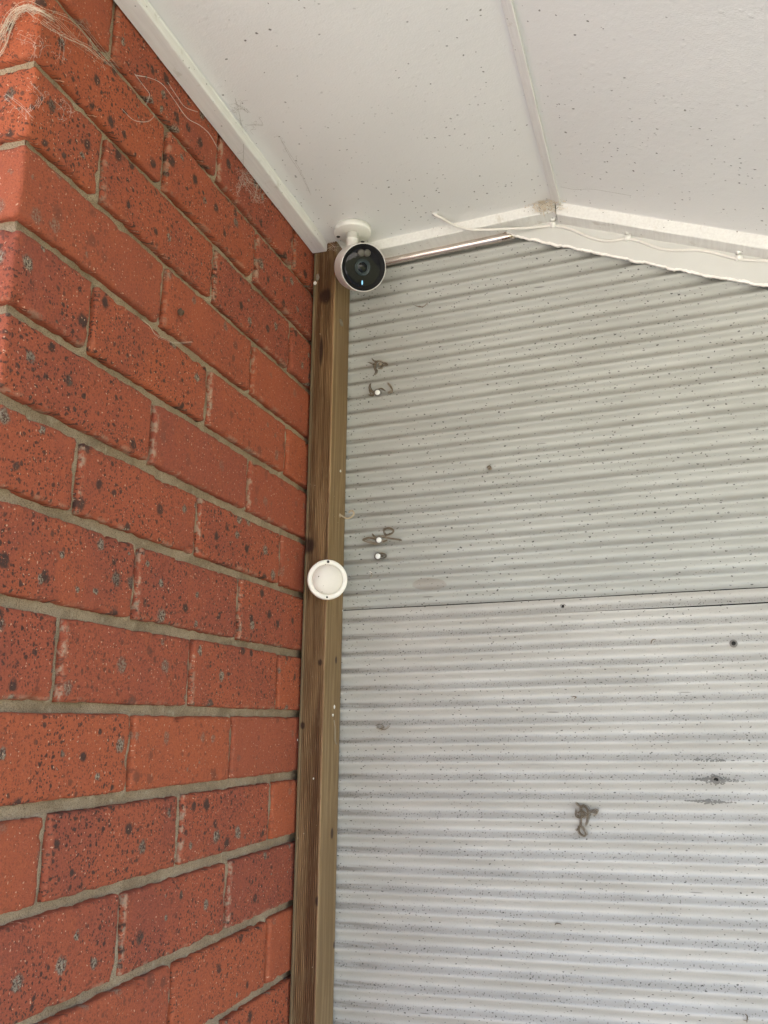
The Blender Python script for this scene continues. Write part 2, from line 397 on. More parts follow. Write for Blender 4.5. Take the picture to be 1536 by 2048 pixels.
M['web'] = plain('dusty_cobweb', (0.68, 0.60, 0.48), 0.9, var=0.15)
M['webgrey'] = plain('grey_cobweb', (0.27, 0.25, 0.21), 0.9, var=0.2)
M['webpale'] = plain('pale_cobweb', (0.66, 0.60, 0.52), 0.9, var=0.15)
M['tendril'] = plain('dried_creeper', (0.115, 0.085, 0.054), 0.85, var=0.45, scale=240, bump=0.5)
M['tendril_p'] = plain('pale_dried_creeper', (0.26, 0.215, 0.16), 0.85, var=0.35, scale=240, bump=0.5)
M['screw_w'] = plain('white_screw_cap', (0.86, 0.86, 0.84), 0.3, var=0.02)
M['screw_d'] = plain('dark_steel_screw', (0.05, 0.045, 0.04), 0.4, metal=0.7, var=0.2)
M['hole'] = plain('dark_bore', (0.012, 0.011, 0.010), 0.9, var=0.2)
M['rim'] = plain('bare_hole_rim', (0.16, 0.15, 0.135), 0.5, var=0.25, scale=400)
M['residue'] = plain('grey_sealant_residue', (0.17, 0.165, 0.15), 0.8, var=0.3, scale=300)
M['hook'] = plain('paint_flecked_hook', (0.42, 0.34, 0.23), 0.5, var=0.5, scale=240, bump=0.3)
M['board'] = plain('off_white_fibre_board', (0.60, 0.60, 0.575), 0.6, var=0.05, scale=30, bump=0.25)
M['board_e'] = plain('torn_board_edge', (0.88, 0.85, 0.81), 0.8, var=0.12, scale=150, bump=0.6)
M['flash'] = plain('shiny_capping', (0.62, 0.55, 0.50), 0.24, metal=0.8, var=0.25, scale=60)
M['crud'] = plain('brown_debris', (0.36, 0.29, 0.19), 0.95, var=0.5, scale=200, bump=0.6)
M['rust'] = plain('brown_rust', (0.13, 0.065, 0.035), 0.9, var=0.5, scale=300, bump=0.5)
M['roof'] = plain('roof_steel', (0.20, 0.20, 0.19), 0.6)
M['sac'] = plain('egg_sac', (0.10, 0.06, 0.035), 0.9, var=0.4, scale=500, bump=0.8)
M['blue'] = plain('glowing_blue_bar', (0.25, 0.55, 0.85), 0.2)
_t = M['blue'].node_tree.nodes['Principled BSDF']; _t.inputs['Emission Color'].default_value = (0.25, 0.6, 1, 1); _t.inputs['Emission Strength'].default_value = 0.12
# ground
def ground_material():
    t = NT('lawn_and_soil'); o = t.obj()
    c = t.mix(t.noise(o, 1.2, 4).outputs[0], (0.085, 0.095, 0.045), (0.13, 0.135, 0.07))
    c = t.mix(t.math('MULTIPLY', t.noise(o, 40, 4).outputs[0], 0.5), c, (0.06, 0.065, 0.03))
    return t.out(c, 0.95, t.bump(t.noise(o, 60, 4).outputs[0], 0.8, 0.02))
M['lawn'] = ground_material()
M['concrete'] = plain('pale_concrete', (0.29, 0.285, 0.28), 0.9, var=0.12, scale=6, bump=0.4)

GZ = -1.65
# ------------------------------------------------------------------ setting
bm = bmesh.new(); bmesh.ops.create_grid(bm, x_segments=8, y_segments=8, size=150)
g = link('ground', fin(bm, False), M['lawn'], kind='structure'); g.location = (0, 0, GZ)
bm = bmesh.new(); box(bm, -6.0, 1.9, -4.6, 2.2, GZ-0.05, GZ+0.02)
link('pavement', fin(bm, False), M['concrete'], kind='structure')  # unseen slab, its extent set to shape light bounced up to the soffit

# the far side of the yard, behind the photographer: unseen pale wall added to bounce warm light, and trees over it
bwall = thing('added_boundary_wall', 'unseen pale boundary wall added across the yard to bounce warm light', 'wall', (1, -5.2, GZ))
bm = bmesh.new(); box(bm, -5, 9, -5.3, -5.1, GZ, GZ+1.7); link('render_face', fin(bm, False), plain('pale_render', (0.64, 0.625, 0.60), 0.9, var=0.06, scale=5, bump=0.3), bwall).location = -bwall.location
bm = bmesh.new(); box(bm, -5.03, 9.03, -5.34, -5.06, GZ+1.703, GZ+1.78); link('coping', fin(bm, False), M['concrete'], bwall).location = -bwall.location
leaf = plain('leaf_green', (0.075, 0.125, 0.032), 0.6, var=0.5, scale=3)
for n, (tx, ty, th_, tr) in enumerate(((-3.5, -8.5, 3.4, 1.5), (0.2, -9.2, 3.9, 1.7), (3.6, -8.6, 3.3, 1.5), (7.0, -9.0, 3.6, 1.7))):
    tr_ = thing('garden_tree', ('round green tree at the left behind the boundary wall', 'tallest green tree behind the boundary wall', 'green tree right of the tallest behind the boundary wall', 'green tree at the far right behind the boundary wall')[n], 'tree', (tx, ty, GZ), 'trees behind the boundary wall')
    bm = bmesh.new(); tube(bm, [(0, 0, 0), (0.05, 0, th_*0.35), (-0.05, 0.1, th_*0.7), (0.05, 0, th_*0.9)], 0.13, 8, lambda q: 1-0.7*q)
    link('trunk', fin(bm), plain('bark', (0.12, 0.09, 0.06), 0.9), tr_)
    bm = bmesh.new(); r3 = random.Random(40+n)
    for _ in range(1800):
        d = Vector((r3.gauss(0, 1), r3.gauss(0, 1), r3.gauss(0, 0.85))).normalized()*tr*r3.uniform(0.45, 1)**0.6
        d *= 1+0.35*noise.noise(d*1.3+Vector((n*5, 0, 0))); c = d+Vector((0, 0, th_*0.66))
        a = Vector((r3.gauss(0, 1), r3.gauss(0, 1), r3.gauss(0, 1))).normalized(); b = a.orthogonal().normalized(); k = r3.uniform(.09, .17)
        bm.faces.new([bm.verts.new(c+a*k), bm.verts.new(c+b*k*.5), bm.verts.new(c-a*k), bm.verts.new(c-b*k*.5)])
    link('crown', fin(bm, False), leaf, tr_)

# ------------------------------------------------------------------ brick wall (face x = 0, corner at y = 0.602)
YC = 0.602
wall = thing('brick_wall', 'red clay brick wall with sandy mortar joints running up to the white soffit', 'brick wall', (0, YC, GZ))
BEDS = [0.767, 0.6822, 0.5968, 0.5133, 0.4315, 0.3488, 0.267, 0.1834, 0.0947, 0.0072, -0.080, -0.1661, -0.2557, -0.3475]
z = BEDS[-1]
while z > GZ: z -= 0.0868; BEDS.append(z)
JT = 0.0114
def brick_mesh(L, H, D, step, seed, lime=0.0):
    """rounded, uneven clay block: x -D..0, y 0..L, z 0..H (origin at its lower front corner)"""
    nx, ny, nz = max(2, round(D/step)), max(2, round(L/step)), max(2, round(H/step))
    bm = bmesh.new(); V = {}
    hx, hy, hz = D/2, L/2, H/2; r = 0.0027; sv = Vector((seed*1.7, seed*3.3, seed*0.9))
    def vert(i, j, k):
        if (i, j, k) in V: return V[(i, j, k)]
        def sp(a, n):      # crowd the grid towards the edges
            q = a/n*2-1; return math.copysign(abs(q)**0.72, q)
        p = Vector((sp(i, nx)*hx, sp(j, ny)*hy, sp(k, nz)*hz))
        q = Vector((max(-hx+r, min(hx-r, p.x)), max(-hy+r, min(hy-r, p.y)), max(-hz+r, min(hz-r, p.z))))
        d = p-q
        if d.length > 1e-9: p = q+d.normalized()*min(r, max(abs(d.x), abs(d.y), abs(d.z)))
        w = noise.noise_vector(p*38+sv)*0.0006+noise.noise_vector(p*140+sv)*0.0008+noise.noise_vector(p*9+sv)*0.0009
        ed = (abs(p.y) > hy-0.004) + (abs(p.z) > hz-0.004)
        if ed:
            w += noise.noise_vector(p*170+sv*1.3)*0.0011
            # chipped arrises
            ch = max(0.0, noise.noise(p*60+sv*2)-0.25)*0.006
            w += Vector((-ch*0.8, -math.copysign(ch, p.y) if abs(p.y) > hy-0.004 else 0, -math.copysign(ch, p.z) if abs(p.z) > hz-0.004 else 0))
        p = p+w
        V[(i, j, k)] = bm.verts.new((p.x-hx, p.y+hy, p.z+hz)); return V[(i, j, k)]
    def quad(a, b, c, d): bm.faces.new((vert(*a), vert(*b), vert(*c), vert(*d)))
    for j in range(ny):
        for k in range(nz):
            quad((nx, j, k), (nx, j+1, k), (nx, j+1, k+1), (nx, j, k+1)); quad((0, j, k), (0, j, k+1), (0, j+1, k+1), (0, j+1, k))
    for i in range(nx):
        for k in range(nz):
            quad((i, 0, k), (i+1, 0, k), (i+1, 0, k+1), (i, 0, k+1)); quad((i, ny, k), (i, ny, k+1), (i+1, ny, k+1), (i+1, ny, k))
        for j in range(ny):
            quad((i, j, 0), (i, j+1, 0), (i+1, j+1, 0), (i+1, j, 0)); quad((i, j, nz), (i+1, j, nz), (i+1, j+1, nz), (i, j+1, nz))
    uvl = bm.loops.layers.uv.new('UVMap')
    for f in bm.faces:
        for lp in f.loops:
            lp[uvl].uv = (max(0, lp.vert.co.y)+lime, max(0, lp.vert.co.z)+lime*(1 if lime > 0.1 else 0))
    return fin(bm)
seed = 0
MEAS = {0: (.713, .949, 1.2), 1: (.827, 1.068), 2: (.713, .955, 1.2), 3: (.844, 1.075), 4: (.719, .959, 1.2), 5: (.841, 1.080), 6: (.718, .952, 1.195), 7: (.830, 1.069), 8: (.715, .956, 1.2), 9: (.843, 1.070), 10: (.720, .953, 1.195), 11: (.848, 1.076), 12: (.718, .956, 1.2)}   # joint centres of the courses in view
PERP = []     # perpend joints (y, z below, z above), for the mortar relief
for c in range(len(BEDS)-1):
    zt, zb = BEDS[c], BEDS[c+1]; zb = max(zb, GZ-0.02)
    H = zt-zb-JT
    if H < 0.02: continue
    near = zt > -0.45; stp = 0.0052 if near else 0.03
    A = (c % 2 == 0)
    y = YC; meas = MEAS.get(c, ())
    lens = [0.110 if A else 0.230]+[0.230]*3
    for n, L in enumerate(lens):
        jit = rng.uniform(-0.003, 0.003) if n else 0
        y1 = meas[n]-0.0046 if n < len(meas) else min(y+L+jit, 1.45)
        if y1-y < 0.03: break
        D = (0.230 if A else 0.110) if n == 0 else 0.110
        seed += 1
        o = link('brick', brick_mesh(y1-y, H+rng.uniform(-0.0012, 0.0012), D, stp, seed, 0.05 if n == 0 else 0.0), M['brick'], wall)
        o.location = Vector((rng.uniform(-0.0008, 0.0008), y, zb+JT/2)) - wall.location
        y = y1+0.0092; PERP.append((y-0.0046, zb, zt))
    # the return face to the left of the corner
    x = -(0.230 if A else 0.110)-0.0105
    for n in range(2):
        seed += 1
        o = link('brick', brick_mesh(0.110, H, 0.230, stp if zt > 0.2 and n == 0 else 0.03, seed, 0.2), M['brick'], wall)
        o.location = Vector((x, YC+rng.uniform(-0.0006, 0.0006), zb+JT/2)) - wall.location
        x -= 0.2405
# mortar core: a relief sheet on the side face, another on the return, solid behind
def mortar_sheet(P, U, Vv, nu, nv, nrm, beds):
    bm = bmesh.new(); rows = []
    for i in range(nu+1):
        row = []
        for j in range(nv+1):
            p = P+U*(i/nu)+Vv*(j/nv)
            k = noise.noise(p*22)*0.0016+noise.noise(p*75+Vector((5, 5, 5)))*0.0011+noise.noise(p*190)*0.0006
            for py_, z0_, z1_ in PERP:      # perpends are struck fuller than the beds
                d_ = abs(p.y-py_)
                if nrm.x > 0.5 and d_ < 0.008 and z0_+0.004 < p.z < z1_-0.004:
                    k += 0.0066*min(1, (0.008-d_)/0.004)*(0.6+0.5*noise.noise(p*30)); break
            row.append(bm.verts.new(p+nrm*k))
        rows.append(row)
    for i in range(nu):
        for j in range(nv): bm.faces.new((rows[i][j], rows[i+1][j], rows[i+1][j+1], rows[i][j+1]))
    return bm
bm = mortar_sheet(Vector((-0.0088, YC+0.0088, -0.46)), Vector((0, 0.86, 0)), Vector((0, 0, 1.235)), 240, 360, Vector((1, 0, 0)), BEDS)
link('mortar_joint', fin(bm), M['mortar'], wall).location = -wall.location
bm = mortar_sheet(Vector((-0.70, YC+0.0088, -0.46)), Vector((0.6912, 0, 0)), Vector((0, 0, 1.235)), 150, 300, Vector((0, -1, 0)), BEDS)
link('mortar_joint', fin(bm), M['mortar'], wall).location = -wall.location
bm = bmesh.new(); box(bm, -0.70, -0.0135, YC+0.0135, 1.47, GZ, 0.775)
link('mortar_core', fin(bm, False), M['mortar'], wall).location = -wall.location

# ------------------------------------------------------------------ corrugated metal wall (mean plane y = 1.345)
YW, AMP = 1.345, 0.0034
cw = thing('corrugated_wall', 'pale corrugated steel wall cladding freckled with fly specks between post and soffit', 'metal wall', (0.6, YW, GZ))
def zu(x, k): return 0.6152-0.0249*k+(x-0.035)*(0.052-0.0013*k)
def zl(x, k): return 0.149+0.030*x-0.0260*k
def zm(x, k): return zl(x, k)
def prof(k):
    a = 2*math.pi*(k-0.25)
    return -AMP*(math.cos(a)+0.12*math.cos(2*a))
HOLES = [onY(YW-0.001, 1125, 1212), onY(YW-0.001, 1467, 1287), onY(YW-0.001, 1432, 1560)]
for h in HOLES:
    for _ in range(3):
        h.y = YW+prof((0.149+0.030*h.x-h.z)/0.026)+0.0008
def sheet(zf, k0, k1, x0, x1, nx, off, kst=None, dens=16, holes=False):
    bm = bmesh.new(); uvl = bm.loops.layers.uv.new('UVMap')
    nk = int(round((k1-k0)*dens)); rows = []; info = {}
    for j in range(nk+1):
        row = []
        for i in range(nx+1):
            x = x0+(x1-x0)*i/nx
            ka = kst(x) if kst else k0
            k = ka+(k1-ka)*j/nk
            zz = zf(x, k)+0.0007*noise.noise(Vector((x*5, k*0.13, 3)))
            yy = YW+prof(k)+off(x, k)+0.0010*noise.noise(Vector((x*3, zz*3, 0)))
            v = bm.verts.new((x, yy, zz)); info[v] = (x, k); row.append(v)
        rows.append(row)
    for j in range(nk):
        for i in range(nx):
            q = (rows[j][i], rows[j+1][i], rows[j+1][i+1], rows[j][i+1])
            if holes:
                cx = sum(v.co.x for v in q)/4; cz = sum(v.co.z for v in q)/4
                if any((cx-h.x)**2+(cz-h.z)**2 < 0.0021**2 for h in HOLES): continue
            f = bm.faces.new(q)
            for lp in f.loops: lp[uvl].uv = info[lp.vert]
    bm.normal_update()
    return fin(bm)
X0, X1 = 0.020, 1.30
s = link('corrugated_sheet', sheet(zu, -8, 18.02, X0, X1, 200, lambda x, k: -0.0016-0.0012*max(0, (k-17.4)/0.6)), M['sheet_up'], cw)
s['label'] = 'cleaner pale green upper sheet'
s.location = -cw.location
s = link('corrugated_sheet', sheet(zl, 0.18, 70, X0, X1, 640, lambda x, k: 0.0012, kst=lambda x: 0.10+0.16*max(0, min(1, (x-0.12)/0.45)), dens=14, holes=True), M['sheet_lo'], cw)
s['label'] = 'dustier grey lower sheet'
s.location = -cw.location
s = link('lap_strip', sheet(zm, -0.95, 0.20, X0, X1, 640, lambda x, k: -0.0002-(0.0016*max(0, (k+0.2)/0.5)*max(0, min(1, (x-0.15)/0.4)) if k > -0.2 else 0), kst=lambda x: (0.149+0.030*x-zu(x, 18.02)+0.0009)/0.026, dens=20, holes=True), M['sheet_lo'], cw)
s['label'] = 'dusty strip between the two sheets, lip lifting at the right'
s.location = -cw.location
bm = bmesh.new(); box(bm, 0.03, X1+0.4, YW+0.03, YW+0.10, GZ, 1.0)
link('light_block_panel', fin(bm, False), M['hole'], cw).location = -cw.location  # dark panel added behind the sheets to block light from the back
for n, h in enumerate(HOLES):
    bm = bmesh.new(); rr = 0.0030 if n != 2 else 0.0033
    lathe(bm, [(-0.012, rr*0.9), (-0.001, rr*0.9), (0.0016, rr*1.0), (0.0014, rr*1.45), (0.0, rr*1.75), (-0.0025, rr*1.8)], h, Vector((0, -1, 0)), 20, cap0=True, cap1=False)
    r_ = link('screw_hole', fin(bm), M['rim'], cw); r_.location = -cw.location
    bm = bmesh.new(); lathe(bm, [(0.0008, 0), (0.0008, rr*0.93), (-0.006, rr*0.93)], h, Vector((0, -1, 0)), 20, cap0=False, cap1=False)
    b_ = link('bore', fin(bm), M['hole'], r_)
# flaky residue round the lowest hole and on the ripple below it
def flakes(cs, n, sx, sz, seed):
    r = random.Random(seed); bm = bmesh.new()
    for _ in range(n):
        u = r.gauss(0, 0.42); w = r.gauss(0, 0.34)*(1-min(0.85, abs(u)))
        x, zz = cs.x+u*sx, cs.z+w*sz
        k = (0.149+0.030*x-zz)/0.026; y = YW+prof(k)+0.0012-0.0006
        rad = r.uniform(0.0004, 0.0013); m = r.randint(5, 7)
        vs = [bm.verts.new((x+rad*1.5*r.uniform(.6, 1.2)*math.cos(6.283*i/m), y, zz+rad*r.uniform(.6, 1.2)*math.sin(6.283*i/m))) for i in range(m)]
        for v in vs:
            kk = (0.149+0.030*v.co.x-v.co.z)/0.026; v.co.y = YW+prof(kk)+0.0012-0.0007
        top = bm.verts.new((x, y-0.0007, zz))
        for i in range(m): bm.faces.new((vs[i], vs[(i+1) % m], top))
    return fin(bm)
link('sealant_residue', flakes(HOLES[2], 260, 0.035, 0.008, 3), M['residue'], cw, 'stuff').location = -cw.location
link('sealant_residue', flakes(onY(YW, 1420, 1603), 170, 0.032, 0.004, 4), M['residue'], cw, 'stuff').location = -cw.location
link('sealant_residue', flakes(onY(YW, 1420, 1520), 70, 0.035, 0.004, 5), M['residue'], cw, 'stuff').location = -cw.location

# ------------------------------------------------------------------ timber post
PX0, PX1, PY0, PY1, PZT = 0.0025, 0.0425, 1.272, 1.3425, 0.7655
post = thing('timber_post', 'brown treated pine post with fine vertical grooves between brick and corrugated metal', 'timber post', (0.022, 1.31, GZ))
def post_outline():
    P = []; r = 0.0045
    for i in range(7):   # left arris
        a = math.pi+ (math.pi/2)*i/6
        P.append((PX0+r+r*math.cos(a), PY0+r+r*math.sin(a)))
    n = 11; w = (PX1-PX0-r-0.0035)/n
    for i in range(n):   # grooved front
        x = PX0+r+w*i
        P += [(x+w*0.12, PY0), (x+w*0.52, PY0), (x+w*0.66, PY0+0.0022), (x+w*0.94, PY0+0.0022)]
    G = len(P); r2 = 0.0030
    for i in range(6):
        a = -math.pi/2+(math.pi/2)*i/5
        P.append((PX1-r2+r2*math.cos(a), PY0+r2+r2*math.sin(a)))
    for i in range(1, 6): P.append((PX1, PY0+r2+(PY1-PY0-r2-0.004)*i/6))
    for i in range(5):
        a = (math.pi/2)*i/4
        P.append((PX1-0.004+0.004*math.cos(a), PY1-0.004+0.004*math.sin(a)))
    P.append((PX0, PY1))
    return P, G
OUT, GI = post_outline()
bm = bmesh.new(); zs = [GZ+ (PZT-GZ)*i/60 for i in range(61)]; rings = []
for zz in zs: rings.append([bm.verts.new((x+0.0006*noise.noise(Vector((zz*2, 1, 0))), y+0.0005*noise.noise(Vector((zz*2, 7, 0))), zz)) for x, y in OUT])
N = len(OUT)
for A_, B_ in zip(rings, rings[1:]):
    for i in range(N):
        f = bm.faces.new((A_[i], A_[(i+1) % N], B_[(i+1) % N], B_[i])); f.material_index = 0 if i < GI+2 or i == N-1 else 1
        f.smooth = (i >= GI-1) or i < 6
bm.faces.new(rings[-1]); bm.faces.new(rings[0][::-1])
me = fin(bm, False)
o = link('post_body', me, M['wood_d'], post); me.materials.append(M['wood_l']); o.location = -post.location
# paint spat and a white drip on the post
def blob(px, py, rx, rz, face, seed, mat, name):
    c = onY(PY0-0.0004, px, py) if face == 'f' else onX(PX1+0.0004, px, py)
    bm = bmesh.new(); ball(bm, (0, 0, 0), 1, amp=0.6, seed=seed)
    for v in bm.verts:
        q = v.co.copy()
        v.co = c+(Vector((q.x*rx, q.y*0.0008, q.z*rz)) if face == 'f' else Vector((q.x*0.0008, q.y*rx, q.z*rz)))
    o = link(name, fin(bm), mat, post); o.location = -post.location; return o
blob(635, 555, 0.0034, 0.0062, 'f', 1, M['tendril_p'], 'paint_spat'); blob(630, 566, 0.003, 0.003, 'f', 2, M['cable'], 'paint_spat')
blob(683, 646, 0.008, 0.005, 's', 4, M['tendril_p'], 'mud_dab')
for px, py, a, b in ((669, 1414, .003, .0030), (666, 1430, .003, .0022), (627, 1557, .0009, .0015), (595, 1480, .0007, .0014), (681, 942, .003, .002)):
    blob(px, py, a, b, 'f' if px < 640 else 's', px, M['cable'], 'paint_spat')
bm = bmesh.new(); tube(bm, spline([onX(PX1+.0003, *q) for q in ((668, 1440), (670, 1456), (670, 1480), (673, 1488))], 5), 0.0009, 6)
link('paint_drip', fin(bm), M['tendril_p'], post).location = -post.location

# ------------------------------------------------------------------ soffit
YE = 0.30     # eave edge
RX, RZ = 0.395, 0.7895
sof = thing('soffit', 'white painted soffit with two panels meeting at a ridge strip above the walls', 'soffit', (RX, 0.45, 0.7655))
def zc(x): return 0.7612+0.0738*x if x <= RX else RZ-0.001-0.356*(x-RX)
def sof_part(name, bm, mat, smooth=False):
    o = link(name, fin(bm, smooth), mat, sof); o.location = -sof.location; return o
def slab(bm, x0, x1, y0, y1, f, t):
    v = [bm.verts.new((x, y, f(x)+dz)) for dz in (0, t) for x, y in ((x0, y0), (x1, y0), (x1, y1), (x0, y1))]
    for q in ((0, 1, 2, 3), (7, 6, 5, 4), (0, 4, 5, 1), (1, 5, 6, 2), (2, 6, 7, 3), (3, 7, 4, 0)): bm.faces.new([v[i] for i in q])
bm = bmesh.new(); slab(bm, -0.006, RX-0.001, YE, 1.36, zc, 0.006); sof_part('soffit_panel', bm, M['ceil'])
bm = bmesh.new(); slab(bm, RX+0.001, 1.30, YE, 1.36, zc, 0.006); sof_part('soffit_panel', bm, M['ceil'])
bm = bmesh.new(); slab(bm, -0.75, -0.008, YE, YC-0.004, lambda x: 0.7606, 0.006); sof_part('soffit_panel', bm, M['ceil'])
# ridge strip with a raised lip on its right edge
sx0, sx1 = 0.3905, 0.4035
bm = bmesh.new()
P = [(sx0, zc(sx0)-0.0002), (sx0+0.0008, zc(sx0)-0.0034), (sx1-0.0026, zc(sx1)-0.0030), (sx1-0.0020, zc(sx1)-0.0056), (sx1, zc(sx1)-0.0056), (sx1+0.0003, zc(sx1)-0.0001), (sx1-0.004, zc(sx1)+0.002), (sx0+0.002, zc(sx0)+0.002)]
ys = [YE+(1.297-YE)*i/30 for i in range(31)]; rings = [[bm.verts.new((x+0.0006*noise.noise(Vector((0, y*4, 0))), y, zz)) for x, zz in P] for y in ys]
for A_, B_ in zip(rings, rings[1:]):
    for i in range(len(P)): bm.faces.new((A_[i], A_[(i+1) % len(P)], B_[(i+1) % len(P)], B_[i]))
bm.faces.new(rings[0]); bm.faces.new(rings[-1][::-1]); sof_part('ridge_strip', bm, M['trim'])
# mouldings: section given as (outward, up) rounded rectangle
def moulding(name, a, b, out, w, h0, h1, seed, ends=True, r=0.0022):
    """runs a -> b along the top inner edge; out = unit vector away from the wall; h0/h1 heights at both ends"""
    bm = bmesh.new(); n = 60; rings = []
    sec = [(0, 0), (0, 1)]
    for i in range(n+1):
        t = i/n; p = a.lerp(b, t); h = h0+(h1-h0)*t
        k = 0.0007*noise.noise(Vector((t*9, seed, 0))); k2 = 0.0006*noise.noise(Vector((t*14, seed, 9)))
        pts = [(0, 0), (0, -h-k2)]
        for j in range(5):
            q = math.pi/2*j/4
            pts.append((w+k-r+r*math.sin(q), -h-k2+r-r*math.cos(q)))
        pts += [(w+k, -0.0015), (w+k+0.0015, 0)]
        rings.append([bm.verts.new(p+out*x+Vector((0, 0, y))) for x, y in pts])
    m = len(rings[0])
    for A_, B_ in zip(rings, rings[1:]):
        for i in range(m): bm.faces.new((A_[i], A_[(i+1) % m], B_[(i+1) % m], B_[i]))
    bm.faces.new(rings[0]); bm.faces.new(rings[-1][::-1])
    return sof_part(name, bm, M['trim'])
m1 = moulding('moulding', Vector((0.0022, YE, zc(0.0)+0.0005)), Vector((0.0022, 1.2690, zc(0.0)+0.0005)), Vector((1, 0, 0)), 0.0248, 0.0118, 0.0150, 1)
m1['label'] = 'long white moulding along the top of the brick'
m2 = moulding('moulding', Vector((PX1+0.0006, 1.333, zc(PX1)+0.0004)), Vector((RX-0.001, 1.333, zc(RX)+0.0004)), Vector((0, -1, 0)), 0.0355, 0.0170, 0.0170, 2)
m2['label'] = 'white moulding rising from the camera to the ridge'
m3 = moulding('moulding', Vector((RX+0.001, 1.333, zc(RX+0.002)+0.0004)), Vector((1.29, 1.333, zc(1.29)+0.0004)), Vector((0, -1, 0)), 0.0355, 0.0205, 0.0225, 3)
m3['label'] = 'white moulding falling to the right of the ridge'

# flashing under the left moulding
fl = thing('metal_flashing', 'shiny rounded capping strip just right of the camera under the moulding', 'flashing', onY(1.333, 900, 500))
bm = bmesh.new(); pa, pb = onY(1.3335, 720, 535), onY(1.3335, 1030, 470)
tube(bm, [pa.lerp(pb, i/20)+Vector((0, 0, 0.0004*noise.noise(Vector((i*0.4, 0, 0))))) for i in range(21)], 0.0066, 20)
o = link('capping', fin(bm), M['flash'], fl); o.location = -fl.location
bm = bmesh.new(); r5 = random.Random(5)
for i in range(26):
    e = pb.lerp(pa, r5.uniform(-0.02, 0.09)); ball(bm, e+Vector((0, -0.0052+r5.uniform(-.001, .001), r5.uniform(-0.006, 0.005))), r5.uniform(0.0006, 0.0016), sc=(1.8, 0.6, 0.9), amp=0.7, seed=i)
link('rusty_end', fin(bm), M['rust'], fl).location = -fl.location
# broken board on the right
BY = 1.3265
jag = [(1014, 467), (1023, 470), (1060, 480), (1100, 488.5), (1135, 494), (1175, 503), (1215, 511), (1255, 519.5), (1300, 528), (1353, 540), (1400, 549), (1450, 558), (1490, 565), (1536, 573), (1700, 606), (1960, 660)]
bm = bmesh.new(); J = [onY(BY, *q) for q in jag]; low = []
for a, b in zip(J, J[1:]):
    for i in range(12):
        p = a.lerp(b, i/12); s_ = p.x*60
        p.z += 0.0024*noise.noise(Vector((s_, 0, 0)))+0.0017*noise.noise(Vector((s_*4, 3, 0))); low.append(p)
top = [Vector((p.x, BY, zc(p.x)-0.004)) for p in low]
rows = []
for p, q in zip(low, top):
    e = 0.0042*(0.6+0.8*abs(noise.noise(Vector((p.x*40, 9, 0)))))
    e2 = min(e, max(0.0004, (q.z-p.z)*0.45))
    rows.append([bm.verts.new(v) for v in (q, q.lerp(p, 0.5), p+Vector((0, 0, e2)), p+Vector((0, 0.0010, 0)), p+Vector((0, 0.0062, 0.0008)), Vector((q.x, BY+0.0062, q.z)))])
for A_, B_ in zip(rows, rows[1:]):
    for i in range(6):
        f = bm.faces.new((A_[i], B_[i], B_[(i+1) % 6], A_[(i+1) % 6])); f.material_index = 1 if i in (2, 3) else 0
bm.faces.new(rows[0]); bm.faces.new(rows[-1][::-1])
me = fin(bm, False); o = link('broken_board', me, M['board']); me.materials.append(M['board_e'])
tag(o, 'white board with a ragged torn lower edge hanging over the corrugated metal at upper right', 'board')

# unseen roof slab added over the soffit to block sun and sky
roof = thing('roof', 'unseen grey roof slab added above the white soffit to block the sun', 'roof', (0, 2, 0.9))
bm = bmesh.new(); box(bm, -5, 1.42, YE-0.06, 6, 0.86, 0.93); link('sun_block_slab', fin(bm, False), M['roof'], roof).location = -roof.location
bm = bmesh.new(); box(bm, -5, 1.42, YE-0.055, YE-0.005, 0.70, 0.858); link('fascia', fin(bm, False), M['trim'], roof).location = -roof.location
bm = bmesh.new(); box(bm, 1.305, 1.40, YE, 6, 0.42, 0.858); link('fascia', fin(bm, False), M['trim'], roof).location = -roof.location

# ------------------------------------------------------------------ security camera
BC = onZ(0.7565, 705, 469); BC.z = 0.7575
scam = thing('security_camera', 'white bullet security camera with black glass front hanging from the soffit corner', 'security camera', (BC.x, BC.y, zc(BC.x)))
def sp(name, bm, mat, parent=scam, smooth=True):
    o = link(name, fin(bm, smooth), mat, parent)
    if parent is scam: o.location = -scam.location
    return o
DN = Vector((0, 0, -1)); zt = zc(BC.x)-0.0002; th = zt-BC.z
bm = bmesh.new(); T = Vector((BC.x, BC.y, zt))
lathe(bm, [(0, 0.0300), (th*0.90, 0.0296), (th*0.97, 0.0292), (th, 0.0286), (th+0.0001, 0.0096)], T, DN, 56)
base = sp('mount_base', bm, M['white_pl'])
for nm, px, py, mt in (('base_screw', 676.5, 473.5, 'screw_d'), ('screw_plug', 715.2, 457.5, 'white_pl'), ('screw_plug', 725.2, 483.5, 'screw_d')):
    c = onZ(BC.z, px, py); bm = bmesh.new(); lathe(bm, [(-0.002, 0.0031), (0.0004, 0.0031), (0.0006, 0.0022), (0.0002, 0.0018), (0.0002, 0)], c, DN, 16)
    sp(nm, bm, M[mt], base)
BB = Vector((BC.x, BC.y, BC.z-0.0585))+CR*0.0095
view = (CP-BB).normalized(); vr = CR
AX = (view*math.cos(R(18))+vr*math.sin(R(18))).normalized()
bm = bmesh.new(); lathe(bm, [(0, 0.0098), (0.010, 0.0095), (0.0102, 0.0100), (0.012, 0.0100), (0.0122, 0.0093), (0.043, 0.0090)], Vector((BC.x, BC.y, BC.z)), DN, 32); sp('neck', bm, M['white_pl'])
RB = 0.0364
prf = []
for i in range(15):
    a = math.pi/2*i/14; prf.append((-0.032-0.0005-0.010*math.cos(a)*1.6+0.0, RB*0.985*math.sin(a)))
